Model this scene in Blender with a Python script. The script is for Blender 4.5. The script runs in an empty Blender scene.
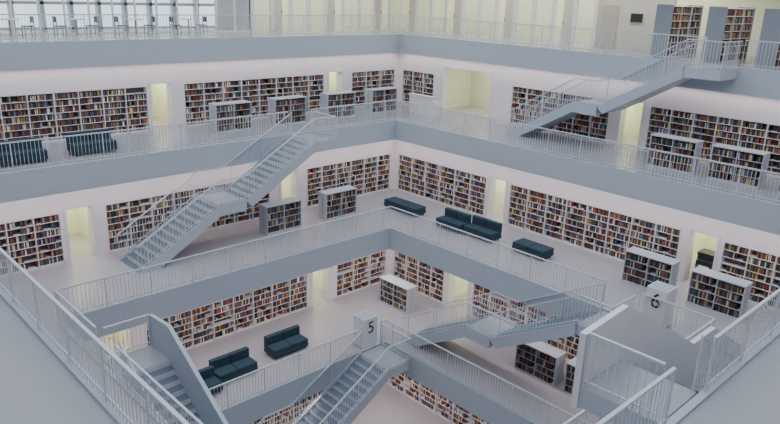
import bpy, math, random
from mathutils import Matrix, Vector
random.seed(7)
COL=bpy.context.scene.collection

# ---------------------------------------------------------------- materials
def mat(name,c,rough=.6,metal=0,var=.04,scale=3,emit=None,es=0,bump=0):
    m=bpy.data.materials.new(name); m.use_nodes=True; nt=m.node_tree; b=nt.nodes['Principled BSDF']
    b.inputs['Roughness'].default_value=rough; b.inputs['Metallic'].default_value=metal
    tc=nt.nodes.new('ShaderNodeTexCoord'); no=nt.nodes.new('ShaderNodeTexNoise'); no.inputs['Scale'].default_value=scale; no.inputs['Detail'].default_value=3
    nt.links.new(tc.outputs['Object'],no.inputs['Vector'])
    mx=nt.nodes.new('ShaderNodeMix'); mx.data_type='RGBA'
    mx.inputs[6].default_value=(*[v*(1-var) for v in c],1); mx.inputs[7].default_value=(*[min(1,v*(1+var)) for v in c],1)
    nt.links.new(no.outputs['Fac'],mx.inputs[0]); nt.links.new(mx.outputs[2],b.inputs['Base Color'])
    if bump:
        bp=nt.nodes.new('ShaderNodeBump'); bp.inputs['Strength'].default_value=bump; bp.inputs['Distance'].default_value=.01
        nt.links.new(no.outputs['Fac'],bp.inputs['Height']); nt.links.new(bp.outputs['Normal'],b.inputs['Normal'])
    if emit: b.inputs['Emission Color'].default_value=(*emit,1); b.inputs['Emission Strength'].default_value=es
    return m
M_band=mat('painted_parapet',(.45,.50,.56),.55)
M_floor=mat('polished_floor',(.36,.37,.40),.26,var=.05,scale=.8)
M_floorw=mat('pale_floor',(.46,.43,.455),.26,var=.05,scale=.8)
M_wall=mat('white_plaster',(.82,.75,.765),.8)
M_white=mat('white_lacquer',(.76,.74,.75),.45)
M_case=mat('grey_lacquer',(.50,.53,.57),.45)
M_rail=mat('rail_metal',(.60,.63,.67),.4,.1)
M_tread=mat('stair_tread',(.13,.17,.22),.5)
M_riser=mat('stair_riser',(.72,.74,.77),.5)
M_teal=mat('slate_blue_upholstery',(.020,.050,.070),.85,scale=30,bump=.3)
M_dark=mat('dark_plastic',(.02,.02,.025),.4)
M_yel=mat('pale_yellow_room',(.82,.84,.64),.8)
M_lamp=mat('lamp_panel',(1,1,.9),.5,emit=(1,.97,.78),es=14)
M_grey=mat('grey_endpanel',(.27,.30,.34),.5)
M_tan=mat('tan_wall',(.62,.60,.52),.8)
M_wood=mat('pale_door',(.48,.44,.37),.5,scale=8)
M_conc=mat('facade_concrete',(.66,.69,.73),.8)
M_shelfback=mat('dark_shelf_back',(.13,.10,.09),.8)  # plain dark brown back panel of the bookcases
def glass():
    m=bpy.data.materials.new('clear_glass'); m.use_nodes=True; nt=m.node_tree; nt.nodes.clear()
    o=nt.nodes.new('ShaderNodeOutputMaterial'); t=nt.nodes.new('ShaderNodeBsdfTransparent'); g=nt.nodes.new('ShaderNodeBsdfGlossy'); g.inputs['Roughness'].default_value=.05
    t.inputs[0].default_value=(.95,.98,.98,1); x=nt.nodes.new('ShaderNodeMixShader'); x.inputs[0].default_value=.06
    nt.links.new(t.outputs[0],x.inputs[1]); nt.links.new(g.outputs[0],x.inputs[2]); nt.links.new(x.outputs[0],o.inputs[0]); return m
M_glass=glass()
def bookmat():
    m=bpy.data.materials.new('book_covers'); m.use_nodes=True; nt=m.node_tree; b=nt.nodes['Principled BSDF']; b.inputs['Roughness'].default_value=.55
    a=nt.nodes.new('ShaderNodeAttribute'); a.attribute_name='col'; nt.links.new(a.outputs['Color'],b.inputs['Base Color']); return m
M_book=bookmat()

# ---------------------------------------------------------------- mesh builder
FS=[(0,1,3,2),(4,6,7,5),(0,4,5,1),(2,3,7,6),(0,2,6,4),(1,5,7,3)]  # last = top
class MB:
    def __init__(s): s.v=[];s.f=[];s.m=[];s.c=[];s.mats=[];s.col=(1,1,1)
    def mi(s,m):
        if m not in s.mats: s.mats.append(m)
        return s.mats.index(m)
    def box(s,a,b,m,top=None,sw=False):
        if sw: a=(a[1],a[0],a[2]); b=(b[1],b[0],b[2])
        lo=[min(p,q) for p,q in zip(a,b)]; hi=[max(p,q) for p,q in zip(a,b)]
        n=len(s.v)
        for x in(lo[0],hi[0]):
            for y in(lo[1],hi[1]):
                for z in(lo[2],hi[2]): s.v.append((x,y,z))
        k=s.mi(m); kt=s.mi(top) if top else k
        for i,f in enumerate(FS):
            s.f.append(tuple(n+j for j in f)); s.m.append(kt if i==5 else k); s.c.append(s.col)
    def bar(s,p,q,w,h,m):
        p=Vector(p);q=Vector(q); d=(q-p); hd=Vector((d.x,d.y,0))
        side=Vector((-hd.y,hd.x,0)).normalized()*w/2; up=Vector((0,0,h/2)); n=len(s.v)
        for e in(p,q):
            for a in(-1,1):
                for b in(-1,1): s.v.append(tuple(e+side*a+up*b))
        k=s.mi(m)
        for f in FS: s.f.append(tuple(n+j for j in f)); s.m.append(k); s.c.append(s.col)
    def poly(s,pts,m):
        n=len(s.v); s.v+= [tuple(p) for p in pts]; s.f.append(tuple(range(n,n+len(pts)))); s.m.append(s.mi(m)); s.c.append(s.col)
    def obj(s,name,loc=(0,0,0),rz=0,bevel=0,colors=False,parent=None):
        me=bpy.data.meshes.new(name); me.from_pydata(s.v,[],s.f)
        for m in s.mats: me.materials.append(m)
        me.polygons.foreach_set('material_index',s.m)
        if colors:
            at=me.attributes.new('col','FLOAT_COLOR','CORNER'); arr=[]
            for f,c in zip(s.f,s.c): arr+= [c[0],c[1],c[2],1]*len(f)
            at.data.foreach_set('color',arr)
        me.update(); o=bpy.data.objects.new(name,me); COL.objects.link(o); o.location=loc; o.rotation_euler=(0,0,rz)
        if bevel:
            md=o.modifiers.new('bevel','BEVEL'); md.width=bevel; md.segments=3; md.limit_method='ANGLE'
        if parent: o.parent=parent
        return o

# ---------------------------------------------------------------- geometry data
T=.97; RH=1.02
Z={'A':0,'B':-4,'C':-8,'D':-12,'E':-16}
OP={'A':(-15.1,15.1,-15.1,15.1),'B':(-10.07,11.17,-10.5,11.17),'C':(-7.25,7.25,-7.25,7.25),'D':(-4.25,4.87,-4.87,4.87)}
WL={'B':15.47,'C':12.1,'D':9.67,'E':7.2}

for l,(x0,x1,y0,y1) in OP.items():
    z=Z[l]; w={'A':24,'B':16.2,'C':13,'D':11}[l]; fm=M_floor if l in 'AB' else M_floorw
    b=MB()
    for a,c in (((-w,y1),(w,w)),((x1,-w),(w,y1)),((-w,-w),(x0,y1)),((x0,-w),(x1,y0))):
        b.box((*a,z-T),(*c,z),M_band,fm)
    b.obj('gallery_floor')
    b=MB(); c=.14
    b.box((x0-c,y1,z),(x1+c,y1+c,z+.05),M_band); b.box((x1,y0,z),(x1+c,y1,z+.05),M_band)
    b.box((x0-c,y0,z),(x0,y1,z+.05),M_band); b.box((x0-c,y0-c,z),(x1+c,y0,z+.05),M_band)
    b.obj('trim_kerb')
b=MB(); b.box((-9,-9,-16.3),(9,9,-16),M_floorw); b.obj('floor')

# ---------------------------------------------------------------- railings
def rail(b,pts,h=RH,sp=.13):
    first=True
    for p,q in zip(pts,pts[1:]):
        p=Vector(p);q=Vector(q); L=(Vector((q.x-p.x,q.y-p.y,0))).length
        if L<.01: continue
        n=max(1,round(L/sp))
        for i in range(0 if first else 1,n+1):
            r=p.lerp(q,i/n); w=.018 if i%12==0 else .0065
            b.box((r.x-w,r.y-w,r.z),(r.x+w,r.y+w,r.z+h),M_rail)
        first=False
        b.bar(p+Vector((0,0,h)),q+Vector((0,0,h)),.06,.04,M_rail)
        b.bar(p+Vector((0,0,.12)),q+Vector((0,0,.12)),.03,.025,M_rail)
i_=.05
def ring(l,gaps):
    x0,x1,y0,y1=OP[l]; z=Z[l]+.05; b=MB()
    sides={'L':((x0-i_,y1+i_),(x1+i_,y1+i_)),'R':((x1+i_,y0-i_),(x1+i_,y1+i_-.06)),'NL':((x0-i_,y0-i_),(x0-i_,y1+i_-.06)),'NR':((x0-i_+.06,y0-i_),(x1+i_-.06,y0-i_))}
    for k,(p,q) in sides.items():
        ax=0 if k in('L','NR') else 1
        cuts=[p[ax]]
        for g in sorted(gaps.get(k,[])): cuts+=[g[0]-.05,g[1]+.05]
        cuts.append(q[ax])
        for a,c in zip(cuts[::2],cuts[1::2]):
            if c-a<.05: continue
            P=list(p);Q=list(p);P[ax]=a;Q[ax]=c
            rail(b,[(*P,z),(*Q,z)])
    b.obj('balustrade_railing')
ring('A',{'R':[(-3.8,-2.4)]})
ring('B',{'L':[(4.5,5.7)],'NR':[(-3.8,-2.4)]})
ring('C',{'R':[(-4.8,-3.6)],'NL':[(2.8,4.0)]})
ring('D',{'L':[(3.4,4.6)]})

# ---------------------------------------------------------------- stairs
def stair(axis,a_end,a_top,sg,b0,b1,zt,solid=None):
    sw=(axis=='y'); b=MB(); zt+=.006
    def P(a,c,z): return (c,a,z) if sw else (a,c,z)
    N=12; run=.2917; rise=4/24; th=.3
    def flight(a,z):
        prof=[(a,z)]
        for i in range(N):
            prof.append((a+sg*run*i,z-rise*(i+1))); prof.append((a+sg*run*(i+1),z-rise*(i+1)))
        e=a+sg*run*N
        under=[(e,z-rise*N-.03),(e-sg*.25,z-rise*N-th),(a,z-th-.1)]
        full=prof+under
        b.poly([P(x,b0+.04,zz) for x,zz in full],M_band); b.poly([P(x,b1-.04,zz) for x,zz in full],M_band)
        n=len(full)
        for i in range(n-1):
            p,q=full[i],full[(i+1)%n]
            horiz=abs(p[1]-q[1])<1e-6 and i<len(prof)
            b.poly([P(p[0],b0+.04,p[1]),P(q[0],b0+.04,q[1]),P(q[0],b1-.04,q[1]),P(p[0],b1-.04,p[1])],M_tread if horiz else M_riser if i<len(prof)-1 else M_band)
        for c in(b0,b1):
            s=[(a,z+.02),(e,z-rise*N+.02),(e,z-rise*N-.02),(e-sg*.3,z-rise*N-th),(a,z-th-.14)]
            for o in(-.03,.03): b.poly([P(x,c+o,zz) for x,zz in s],M_band)
            for i in range(4):
                p,q=s[i],s[(i+1)%5]; b.poly([P(p[0],c-.03,p[1]),P(q[0],c-.03,q[1]),P(q[0],c+.03,q[1]),P(p[0],c+.03,p[1])],M_band)
        return e,z-rise*N
    def land(a,e,z):
        b.box(P(a+sg*.002,b0+.032,z-th-.1),P(e-sg*.012,b1-.032,z-.001),M_band,M_floor)
        for c in(b0,b1): b.box(P(a+sg*.002,c-.03,z-.43),P(e-sg*.002,c+.03,z+.06),M_band)
    land2=1.2
    b.box(P(a_end,b0,zt-th-.1),P(a_top-sg*.012,b1,zt-.001),M_band,M_floor)
    a1,z1=flight(a_top,zt); a2=a1+sg*land2; land(a1,a2,z1); a3,z3=flight(a2,z1)
    inner=b0 if abs(b0)<abs(b1) else b1; outer=b1 if inner==b0 else b0
    up=.02; k=.08 if outer>inner else -.08
    if not solid: rail(b,[P(a_end,inner,zt),P(a_top,inner,zt+up),P(a1,inner,z1+up),P(a2,inner,z1+up),P(a3,inner,z3+up)])
    rail(b,[P(a_top,outer-k,zt+up),P(a1,outer,z1+up),P(a2,outer,z1+up),P(a3,outer,z3+up)])
    rail(b,[P(a_end+sg*.03,inner+k*1.2,zt),P(a_end+sg*.03,outer-k,zt)])
    if solid:
        ae=a_end-sg*.03; ab=a3+sg*.02
        top=[(ae,zt+1),(a_top,zt+1.1),(a1,z1+1.1),(a2,z1+1.1),(ab,z3+1.1)]
        bot=[(ae,zt-.45),(a_top,zt-.47),(a1,z1-.47),(a2,z1-.47),(ab,z3)]
        for i in range(4):
            for o in(-.06,.06):
                b.poly([P(x,inner+o,z) for x,z in (top[i],top[i+1],bot[i+1],bot[i])],solid)
            for s in(top,bot): b.poly([P(s[i][0],inner-.06,s[i][1]),P(s[i+1][0],inner-.06,s[i+1][1]),P(s[i+1][0],inner+.06,s[i+1][1]),P(s[i][0],inner+.06,s[i][1])],solid)
        for j in(0,4): b.poly([P(top[j][0],inner-.06,top[j][1]),P(top[j][0],inner+.06,top[j][1]),P(bot[j][0],inner+.06,bot[j][1]),P(bot[j][0],inner-.06,bot[j][1])],solid)
    b.obj('staircase')
stair('x',5.7,4.5,-1,9.35,11.12,-4)
stair('y',-3.8,-2.4,1,13.4,15.05,0)
stair('y',-4.8,-3.6,1,5.6,7.2,-8)
stair('x',4.6,3.4,-1,3.1,4.82,-12)
stair('y',4.0,2.8,-1,-7.2,-5.7,-8,solid=M_band)
stair('x',-3.8,-2.4,1,-10.45,-8.95,-4,solid=M_white)

# ---------------------------------------------------------------- books
PAL=[(.05,.025,.02),(.11,.045,.03),(.22,.04,.03),(.36,.06,.04),(.03,.04,.07),(.05,.11,.26),(.58,.48,.33),(.80,.77,.70),(.32,.20,.12),(.16,.09,.06),(.62,.42,.08),(.04,.12,.08),(.10,.09,.09),(.48,.10,.06),(.015,.015,.015),(.24,.25,.28)]
WT=[9,8,6,3,6,4,5,6,6,8,2.5,3,7,2.5,10,4]
def books(b,a0,a1,y0,y1,z,hmax,sw=False,wmin=.028,wmax=.06,skip=.05,dk=1):
    a=a0+.01
    while a<a1-wmax:
        if random.random()<skip*.5: a+=random.uniform(.1,.3); continue
        w=random.uniform(wmin,wmax); h=random.uniform(.76,1.0)*hmax; c=random.choices(PAL,WT)[0]; k=random.uniform(.7,1.2)*dk
        b.col=tuple(min(1,v*k) for v in c)
        b.box((a,y0+random.uniform(0,.03),z),(min(a+w*.95,a1),y1,z+h),M_book,sw=sw); a+=w
def wallshelf(l,sw,a0,a1):
    w=WL[l]; z=Z[l]; a0,a1=sorted((a0,a1)); top=2.0; n=7; ph=.08; dz=(top-ph)/n
    e=bpy.data.objects.new('bookshelf',None); COL.objects.link(e)
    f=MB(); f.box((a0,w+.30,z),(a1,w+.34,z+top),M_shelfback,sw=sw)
    f.box((a0,w-.01,z),(a1,w+.3,z+ph),M_white,sw=sw)
    for i in range(1,n+1): f.box((a0,w+.01,z+ph+dz*i-.022),(a1,w+.3,z+ph+dz*i),M_white,sw=sw)
    m=max(1,round((a1-a0)/1.0)); st=(a1-a0)/m
    for i in range(m+1):
        x=min(max(a0+st*i,a0+.02),a1-.02); f.box((x-.018,w-.01,z),(x+.018,w+.3,z+top),M_white,sw=sw)
    f.obj('frame',parent=e)
    b=MB()
    for i in range(n):
        for j in range(m):
            if random.random()<.03: continue
            end=1 if random.random()<.65 else random.uniform(.65,.95)
            books(b,a0+st*j+.03,a0+st*j+.02+(st-.04)*end,w+.03,w+.26,z+ph+dz*i,dz-.033,sw=sw)
    b.obj('books',parent=e,colors=True)

def room(l,sw,a0,a1,h):
    w=WL[l]+.45; z=Z[l]; d=2.6; A0,A1=a0-.5,a1+.5
    b=MB(); b.box((A0,w+.001,z-.1),(A1,w+d,z+.004),M_floorw,sw=sw); b.obj('floor_backroom')
    b=MB(); b.box((A0-.1,w+d,z),(A1+.1,w+d+.1,z+2.8),M_yel,sw=sw); b.obj('wall_backroom_rear')
    b=MB(); b.box((A0-.1,w,z),(A0,w+d,z+2.8),M_yel,sw=sw); b.obj('wall_backroom_side')
    b=MB(); b.box((A1,w,z),(A1+.1,w+d,z+2.8),M_yel,sw=sw); b.obj('wall_backroom_side')
    b=MB(); b.box((A0,w,z+2.75),(A1,w+d,z+2.8),M_yel,sw=sw)
    c=(a0+a1)/2; b.box((c-.45,w+.6,z+2.7),(c+.45,w+1.8,z+2.745),M_lamp,sw=sw); b.obj('ceiling_backroom')
    t=MB(); y0=WL[l]-.03; y1=w+.02
    t.box((a0-.07,y0,z+.006),(a0+.03,y1,z+h+.07),M_white,sw=sw); t.box((a1-.03,y0,z+.006),(a1+.07,y1,z+h+.07),M_white,sw=sw); t.box((a0+.03,y0,z+h-.03),(a1-.03,y1,z+h+.07),M_white,sw=sw)
    if a1-a0<2:
        t.box((a0+.035,w+.03,z+.01),(a0+.075,w+.95,z+h),M_white,sw=sw)
    t.obj('door_frame')

def wall(l,side,segs,lo,hi):
    sw=side=='R'; w=WL[l]; z=Z[l]; topz=z+4-T; b=MB(); pos=lo
    def bx(a0,a1,y0,y1,z0,z1,m=M_wall): b.box((a0,y0,z0),(a1,y1,z1),m,sw=sw)
    for kind,a0,a1 in sorted(segs,key=lambda s:s[1]):
        if a0>pos: bx(pos,a0,w,w+.45,z,topz)
        if kind=='s':
            bx(a0,a1,w,w+.45,z+2.0,topz); bx(a0,a1,w+.35,w+.45,z,z+2.0); wallshelf(l,sw,a0,a1)
        else:
            h=2.12 if kind=='d' else 2.5
            bx(a0,a1,w,w+.45,z+h,topz); room(l,sw,a0,a1,h)
        pos=a1
    if pos<hi: bx(pos,hi,w,w+.45,z,topz)
    b.obj('wall_left' if not sw else 'wall_right')
wall('B','L',[('s',-13,-.1),('d',.05,1.05),('s',1.65,9.85),('d',10.15,11.1),('s',11.8,15.15)],-15.4,15.9)
wall('B','R',[('s',12.6,15.15),('o',8.5,11.9),('s',1.6,7.15),('d',.0,1.05),('s',-9,-.3)],-15.4,15.47)
wall('C','L',[('s',-11,-5.4),('d',-5.2,-4.2),('s',-3.7,4.0),('d',4.6,5.55),('s',6.15,11.8)],-12,12.5)
wall('C','R',[('s',5.7,11.8),('d',4.5,5.5),('s',-3.9,4.3),('d',-5.3,-4.25),('s',-11,-5.5)],-12,12.1)
wall('D','L',[('d',-5.2,-4.1),('s',-3.5,4.35),('d',4.6,5.65),('s',6.1,9.4)],-9.6,10.1)
wall('D','R',[('s',5.9,9.4),('d',4.35,5.6),('s',-9,4.1)],-9.6,9.67)
wall('E','L',[('s',-6.5,6.9)],-7.2,7.6)
wall('E','R',[('s',-6.5,6.9)],-7.2,7.2)
for l in 'BCDE':
    w=WL[l]; z=Z[l]; b=MB(); b.box((-w-.4,-w-.4,z),(-w,w+.4,z+4-T),M_wall); b.obj('wall_near_left')
    b=MB(); b.box((-w,-w-.4,z),(w+.4,-w,z+4-T),M_wall); b.obj('wall_near_right')

# ---------------------------------------------------------------- furniture
def lowcase(x,y,z,rz,L=1.85):
    e=bpy.data.objects.new('low_bookcase',None); COL.objects.link(e); e.location=(x,y,z); e.rotation_euler=(0,0,rz)
    H=1.3; D=.62; f=MB(); h=L/2
    f.box((-h,-D/2,0),(h,D/2,.09),M_case); f.box((-h-.02,-D/2-.02,H-.04),(h+.02,D/2+.02,H),M_case)
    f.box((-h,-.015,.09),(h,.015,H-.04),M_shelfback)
    for x_ in(-h,-.015,h-.03): f.box((x_,-D/2,.09),(x_+.03,D/2,H-.04),M_case)
    dz=(H-.13)/4
    for i in range(1,4): f.box((-h,-D/2+.01,.09+dz*i-.018),(h,D/2-.01,.09+dz*i),M_case)
    f.obj('frame',parent=e)
    b=MB()
    for s in(0,1):
        for i in range(4):
            for a0,a1 in((-h+.04,-.02),(.02,h-.04)):
                y0,y1=((-D/2+.03,-.03) if s==0 else (.03,D/2-.05))
                books(b,a0,a0+(a1-a0)*random.uniform(.85,1),y0,y1,.09+dz*i,dz-.035,skip=.03,dk=.65)
    b.obj('books',parent=e,colors=True)
R9=-math.pi/2
for xc in(2.95,6.1,9.3,12.35): lowcase(xc,13.6,-4,0)
for yc in(-2.65,-5.1,-7.6): lowcase(13.2,yc,-4,R9)
for xc in(3.3,6.6): lowcase(xc,10.25,-8,0)
for yc in(-3.65,-6.2): lowcase(10.45,yc,-8,R9)
for yc in(7.1,-1.0,-3.3): lowcase(7.75,yc,-12,R9)

def sofa(x,y,z,rz,L=1.7,back=True,name='sofa'):
    b=MB(); h=L/2; D=.8
    b.box((-h,-D/2,.1),(h,D/2,.28),M_teal)
    n=2 if L>1.3 else 1
    for i in range(n):
        a=-h+L/n*i; b.box((a+.01,-D/2+.01,.285),(a+L/n-.01,(D/2-.2) if back else D/2-.01,.44),M_teal)
    if back:
        for i in range(n):
            a=-h+L/n*i; b.box((a+.01,D/2-.21,.285),(a+L/n-.01,D/2,.8),M_teal)
    for sx in(-1,1):
        for sy in(-1,1): b.box((sx*(h-.1)-.03,sy*(D/2-.1)-.03,0),(sx*(h-.1)+.03,sy*(D/2-.1)+.03,.1),M_dark)
    b.obj(name,(x,y,z),rz,bevel=.03)
sofa(-6.6,12.6,-4,0,2.2); sofa(-3.7,12.8,-4,0,1.7)
sofa(9.7,8.8,-8,R9,2.2,False,'upholstered_bench'); sofa(9.6,5.5,-8,R9,1.5); sofa(9.75,3.9,-8,R9,1.6); sofa(9.8,1.2,-8,R9,1.6,False,'upholstered_bench')
sofa(1.25,7.0,-12,0,1.7); sofa(-1.4,6.75,-12,0,1.7); sofa(-2.97,6.35,-12,0,1.3)

b=MB(); b.box((13.45,10.8,-4),(13.55,12.5,-2.95),M_white); b.box((13.55,10.8,-4),(14.2,10.9,-3.2),M_white); b.box((13.55,12.4,-4),(14.2,12.5,-3.2),M_white)
b.box((13.55,10.9,-3.28),(14.2,12.4,-3.22),M_white); b.box((13.4,10.75,-2.95),(13.75,12.55,-2.9),M_white); b.box((13.8,11.3,-3.22),(13.84,11.8,-2.85),M_dark); b.obj('reception_desk')
b=MB(); x,y,z=13.0,-4.75,-7.995
b.box((x-.3,y-.35,z+.05),(x+.3,y+.35,z+.8),M_dark); b.box((x-.3,y-.33,z+.83),(x+.3,y+.33,z+1.03),M_dark); b.box((x-.32,y-.35,z+1.03),(x+.3,y+.35,z+1.14),M_dark); b.box((x-.28,y-.3,z+.8),(x+.28,y+.3,z+.83),M_grey); b.box((x-.42,y-.2,z+.6),(x-.3,y+.2,z+.63),M_white)
for sx in(-.25,.25):
    for sy in(-.28,.28): b.box((x+sx-.03,y+sy-.03,z),(x+sx+.03,y+sy+.03,z+.05),M_dark)
b.obj('photocopier',bevel=.015)

def sign(x,y,z,rz,txt):
    e=bpy.data.objects.new('level_sign_pillar',None); COL.objects.link(e); e.location=(x,y,z); e.rotation_euler=(0,0,rz)
    b=MB(); b.box((-.36,-.36,.05),(.36,.36,1.38),M_white); b.box((-.33,-.33,0),(.33,.33,.05),M_grey); b.box((-.30,-.30,1.38),(.30,.30,1.40),M_band)
    b.obj('pillar_body',parent=e,bevel=.015)
    t=bpy.data.curves.new('numeral','FONT'); t.body=txt; t.size=.75; t.extrude=.006; t.align_x='CENTER'
    o=bpy.data.objects.new('numeral',t); COL.objects.link(o); t.materials.append(M_dark); o.parent=e; o.location=(0,-.368,.72); o.rotation_euler=(math.pi/2,0,0)
sign(4.1,5.3,-12,0,'5'); sign(7.72,-5.35,-8,R9,'6')

# ---------------------------------------------------------------- top level (A)
def glazing(sw,y,a0,a1,h,st,name,mm):
    b=MB(); n=round((a1-a0)/st)
    for i in range(n+1):
        a=a0+(a1-a0)*i/n; b.box((a-.035,y-.05,0),(a+.035,y+.05,h),mm,sw=sw)
    for z in(.0,2.3,h-.1): b.box((a0,y-.04,z),(a1,y+.04,z+.07),mm,sw=sw)
    b.box((a0,y-.008,.07),(a1,y+.008,h-.1),M_glass,sw=sw); b.obj(name)
glazing(False,19.5,-19.5,8,3.8,1.1,'window_inner_glazing',M_white)
b=MB()
for i in range(34):
    a=-24+1.4*i; b.box((a-.09,23.3,0),(a+.09,23.7,4),M_conc)
for z in(0,1.25,2.5,3.7): b.box((-24,23.3,z-.07),(24,23.7,z+.07),M_conc)
b.obj('window_outer_facade')
def doors(sw,y,a0,a1,st):
    b=MB(); n=round((a1-a0)/st); w=(a1-a0)/n
    for i in range(n+1):
        a=a0+w*i; b.box((a-.10,y-.12,0),(a+.10,y+.12,3.9),M_white,sw=sw)
    for i in range(n):
        a=a0+w*i
        b.box((a+.1,y-.03,2.3),(a+w-.1,y+.03,2.4),M_white,sw=sw)
        if i%3==1: b.box((a+.1,y-.02,.02),(a+w*.55,y+.02,2.3),M_tan,sw=sw); b.box((a+w*.5,y-.05,1.0),(a+w*.53,y-.03,1.15),M_dark,sw=sw)
        else: b.box((a+.1,y-.01,.02),(a+w-.1,y+.01,3.9),M_glass,sw=sw)
    b.obj('window_room_partition')
doors(False,19.5,8,19.5,1.25); doors(True,19.5,5.2,19.4,1.25)
b=MB(); b.box((8,22.6,0),(24,22.8,4),M_yel); b.box((7.9,19.5,0),(8,23,4),M_wall); b.obj('wall_back_left')
b=MB(); b.box((22.6,-24,0),(22.8,22.6,4),M_yel)
b.box((19.5,1.2,0),(19.7,5.1,4),M_tan); b.box((19.46,4.0,0),(19.5,4.9,2.1),M_wood); b.obj('wall_back_right')
b=MB(); b.box((19.43,2.7,1.35),(19.49,3.3,1.75),M_dark); b.box((19.42,2.67,1.32),(19.5,3.33,1.35),M_grey); b.obj('wall_screen')
for yc in(.4,-1.9,-4.1,-6.3,-8.5):
    e=bpy.data.objects.new('book_stack',None); COL.objects.link(e); e.location=(16.9,yc,0)
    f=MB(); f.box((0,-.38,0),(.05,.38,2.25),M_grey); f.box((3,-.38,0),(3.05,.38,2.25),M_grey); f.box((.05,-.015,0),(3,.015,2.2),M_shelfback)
    dz=.31
    for i in range(8): f.box((.05,-.35,i*dz),(3,.35,i*dz+.03),M_white)
    for i in range(1,3): f.box((i,-.35,0),(i+.03,.35,2.2),M_white)
    f.obj('frame',parent=e); bb=MB()
    for i in range(7):
        for y0,y1 in((-.33,-.03),(.03,.33)):
            for j in range(3): books(bb,j+.06,j+.96,y0,y1,i*dz+.03,dz-.05)
    bb.obj('books',parent=e,colors=True)
def table(x,y):
    b=MB(); n=20
    for zz,r in((.72,.4),(.0,.25)):
        ring_=[(x+r*math.cos(6.2832*i/n),y+r*math.sin(6.2832*i/n)) for i in range(n)]
        b.poly([(*p,zz+.03) for p in ring_],M_white); b.poly([(*p,zz) for p in ring_],M_white)
        for i in range(n):
            p,q=ring_[i],ring_[(i+1)%n]; b.poly([(*p,zz),(*q,zz),(*q,zz+.03),(*p,zz+.03)],M_white)
    b.box((x-.03,y-.03,.03),(x+.03,y+.03,.72),M_grey); b.obj('cafe_table')
def chair(x,y,rz):
    b=MB(); b.box((-.21,-.21,.43),(.21,.21,.47),M_dark); b.box((-.21,.18,.6),(.21,.21,.86),M_dark)
    for sx in(-.2,.2):
        b.box((sx-.015,-.2,0),(sx+.015,-.17,.43),M_grey); b.box((sx-.015,.18,0),(sx+.015,.21,.86),M_grey)
    b.obj('cafe_chair',(x,y,0),rz)
for i,x in enumerate((-10,-7.3,-4.6,-1.9,.8,3.5)):
    table(x,18.2); chair(x-.7,18.2,math.pi/2); chair(x+.7,18.2,-math.pi/2)

# roof
b=MB()
for a,c in (((-24,15.1),(24,24)),((15.1,-24),(24,15.1)),((-24,-24),(-15.1,15.1)),((-15.1,-24),(15.1,-15.1))): b.box((*a,4),(*c,4.3),M_wall)
b.obj('ceiling')
b=MB()
for i in range(9):
    a=-15.1+30.2*i/8; b.box((a-.08,-15.1,7.6),(a+.08,15.1,7.9),M_white); b.box((-15.1,a-.08,7.6),(15.1,a+.08,7.9),M_white)
for s in(-1,1): b.box((s*15.1,-15.3,4.3),(s*15.3,15.3,7.9),M_wall); b.box((-15.1,s*15.1,4.3),(15.1,s*15.3,7.9),M_wall)
b.obj('ceiling_skylight')
b=MB(); b.box((-24.2,-24,0),(-24,24,4),M_wall); b.obj('wall_outer_left'); b=MB(); b.box((-24,-24.2,0),(24,-24,4),M_wall); b.obj('wall_outer_near')

# ---------------------------------------------------------------- lights
def area(name,loc,rot,sx,sy,en,col):
    L=bpy.data.lights.new(name,'AREA'); L.shape='RECTANGLE'; L.size=sx; L.size_y=sy; L.energy=en; L.color=col
    o=bpy.data.objects.new(name,L); COL.objects.link(o); o.location=loc; o.rotation_euler=rot
for sw in(0,1):
    rz=-math.pi/2 if sw else 0
    for l,E,en,ang in(('B',15.13,120,0),('C',11.3,175,25),('D',7.4,250,30),('E',5.0,190,30)):
        z=Z[l]+4-T-.03
        area('gallery_wall_fill',(E,0,z) if sw else (0,E,z),(math.radians(ang),0,rz),2*WL[l]-1,.3,en,(1,.90,.90))  # unseen fill strips added under the slabs to brighten the gallery walls
    area('ceiling_strip_light',(18,0,3.95) if sw else (0,18,3.95),(0,0,math.pi/2 if sw else 0),30,.5,520,(1,.97,.88))
area('room_light',(21,10,3.95),(0,0,0),2,20,560,(1,.98,.82))
area('room_light',(14,21,3.95),(0,0,0),11,2,350,(1,.98,.82))
w=bpy.data.worlds.new('sky'); bpy.context.scene.world=w; w.use_nodes=True
w.node_tree.nodes['Background'].inputs[0].default_value=(.80,.89,1,1); w.node_tree.nodes['Background'].inputs[1].default_value=2.05

# ---------------------------------------------------------------- camera
co=bpy.data.cameras.new('camera'); c=bpy.data.objects.new('camera',co); COL.objects.link(c)
co.sensor_width=36; co.lens=36*689.34/780; co.clip_end=200
pi,a,ro=.3110,math.pi/4+.0162,.0362
F=Vector((math.cos(pi)*math.cos(a),math.cos(pi)*math.sin(a),-math.sin(pi))); R=Vector((math.sin(a),-math.cos(a),0)); U=R.cross(F)
R2=math.cos(ro)*R+math.sin(ro)*U; U2=-math.sin(ro)*R+math.cos(ro)*U
c.matrix_world=Matrix([[R2[0],U2[0],-F[0],-13.549],[R2[1],U2[1],-F[1],-14.183],[R2[2],U2[2],-F[2],2.425],[0,0,0,1]])
bpy.context.scene.camera=c
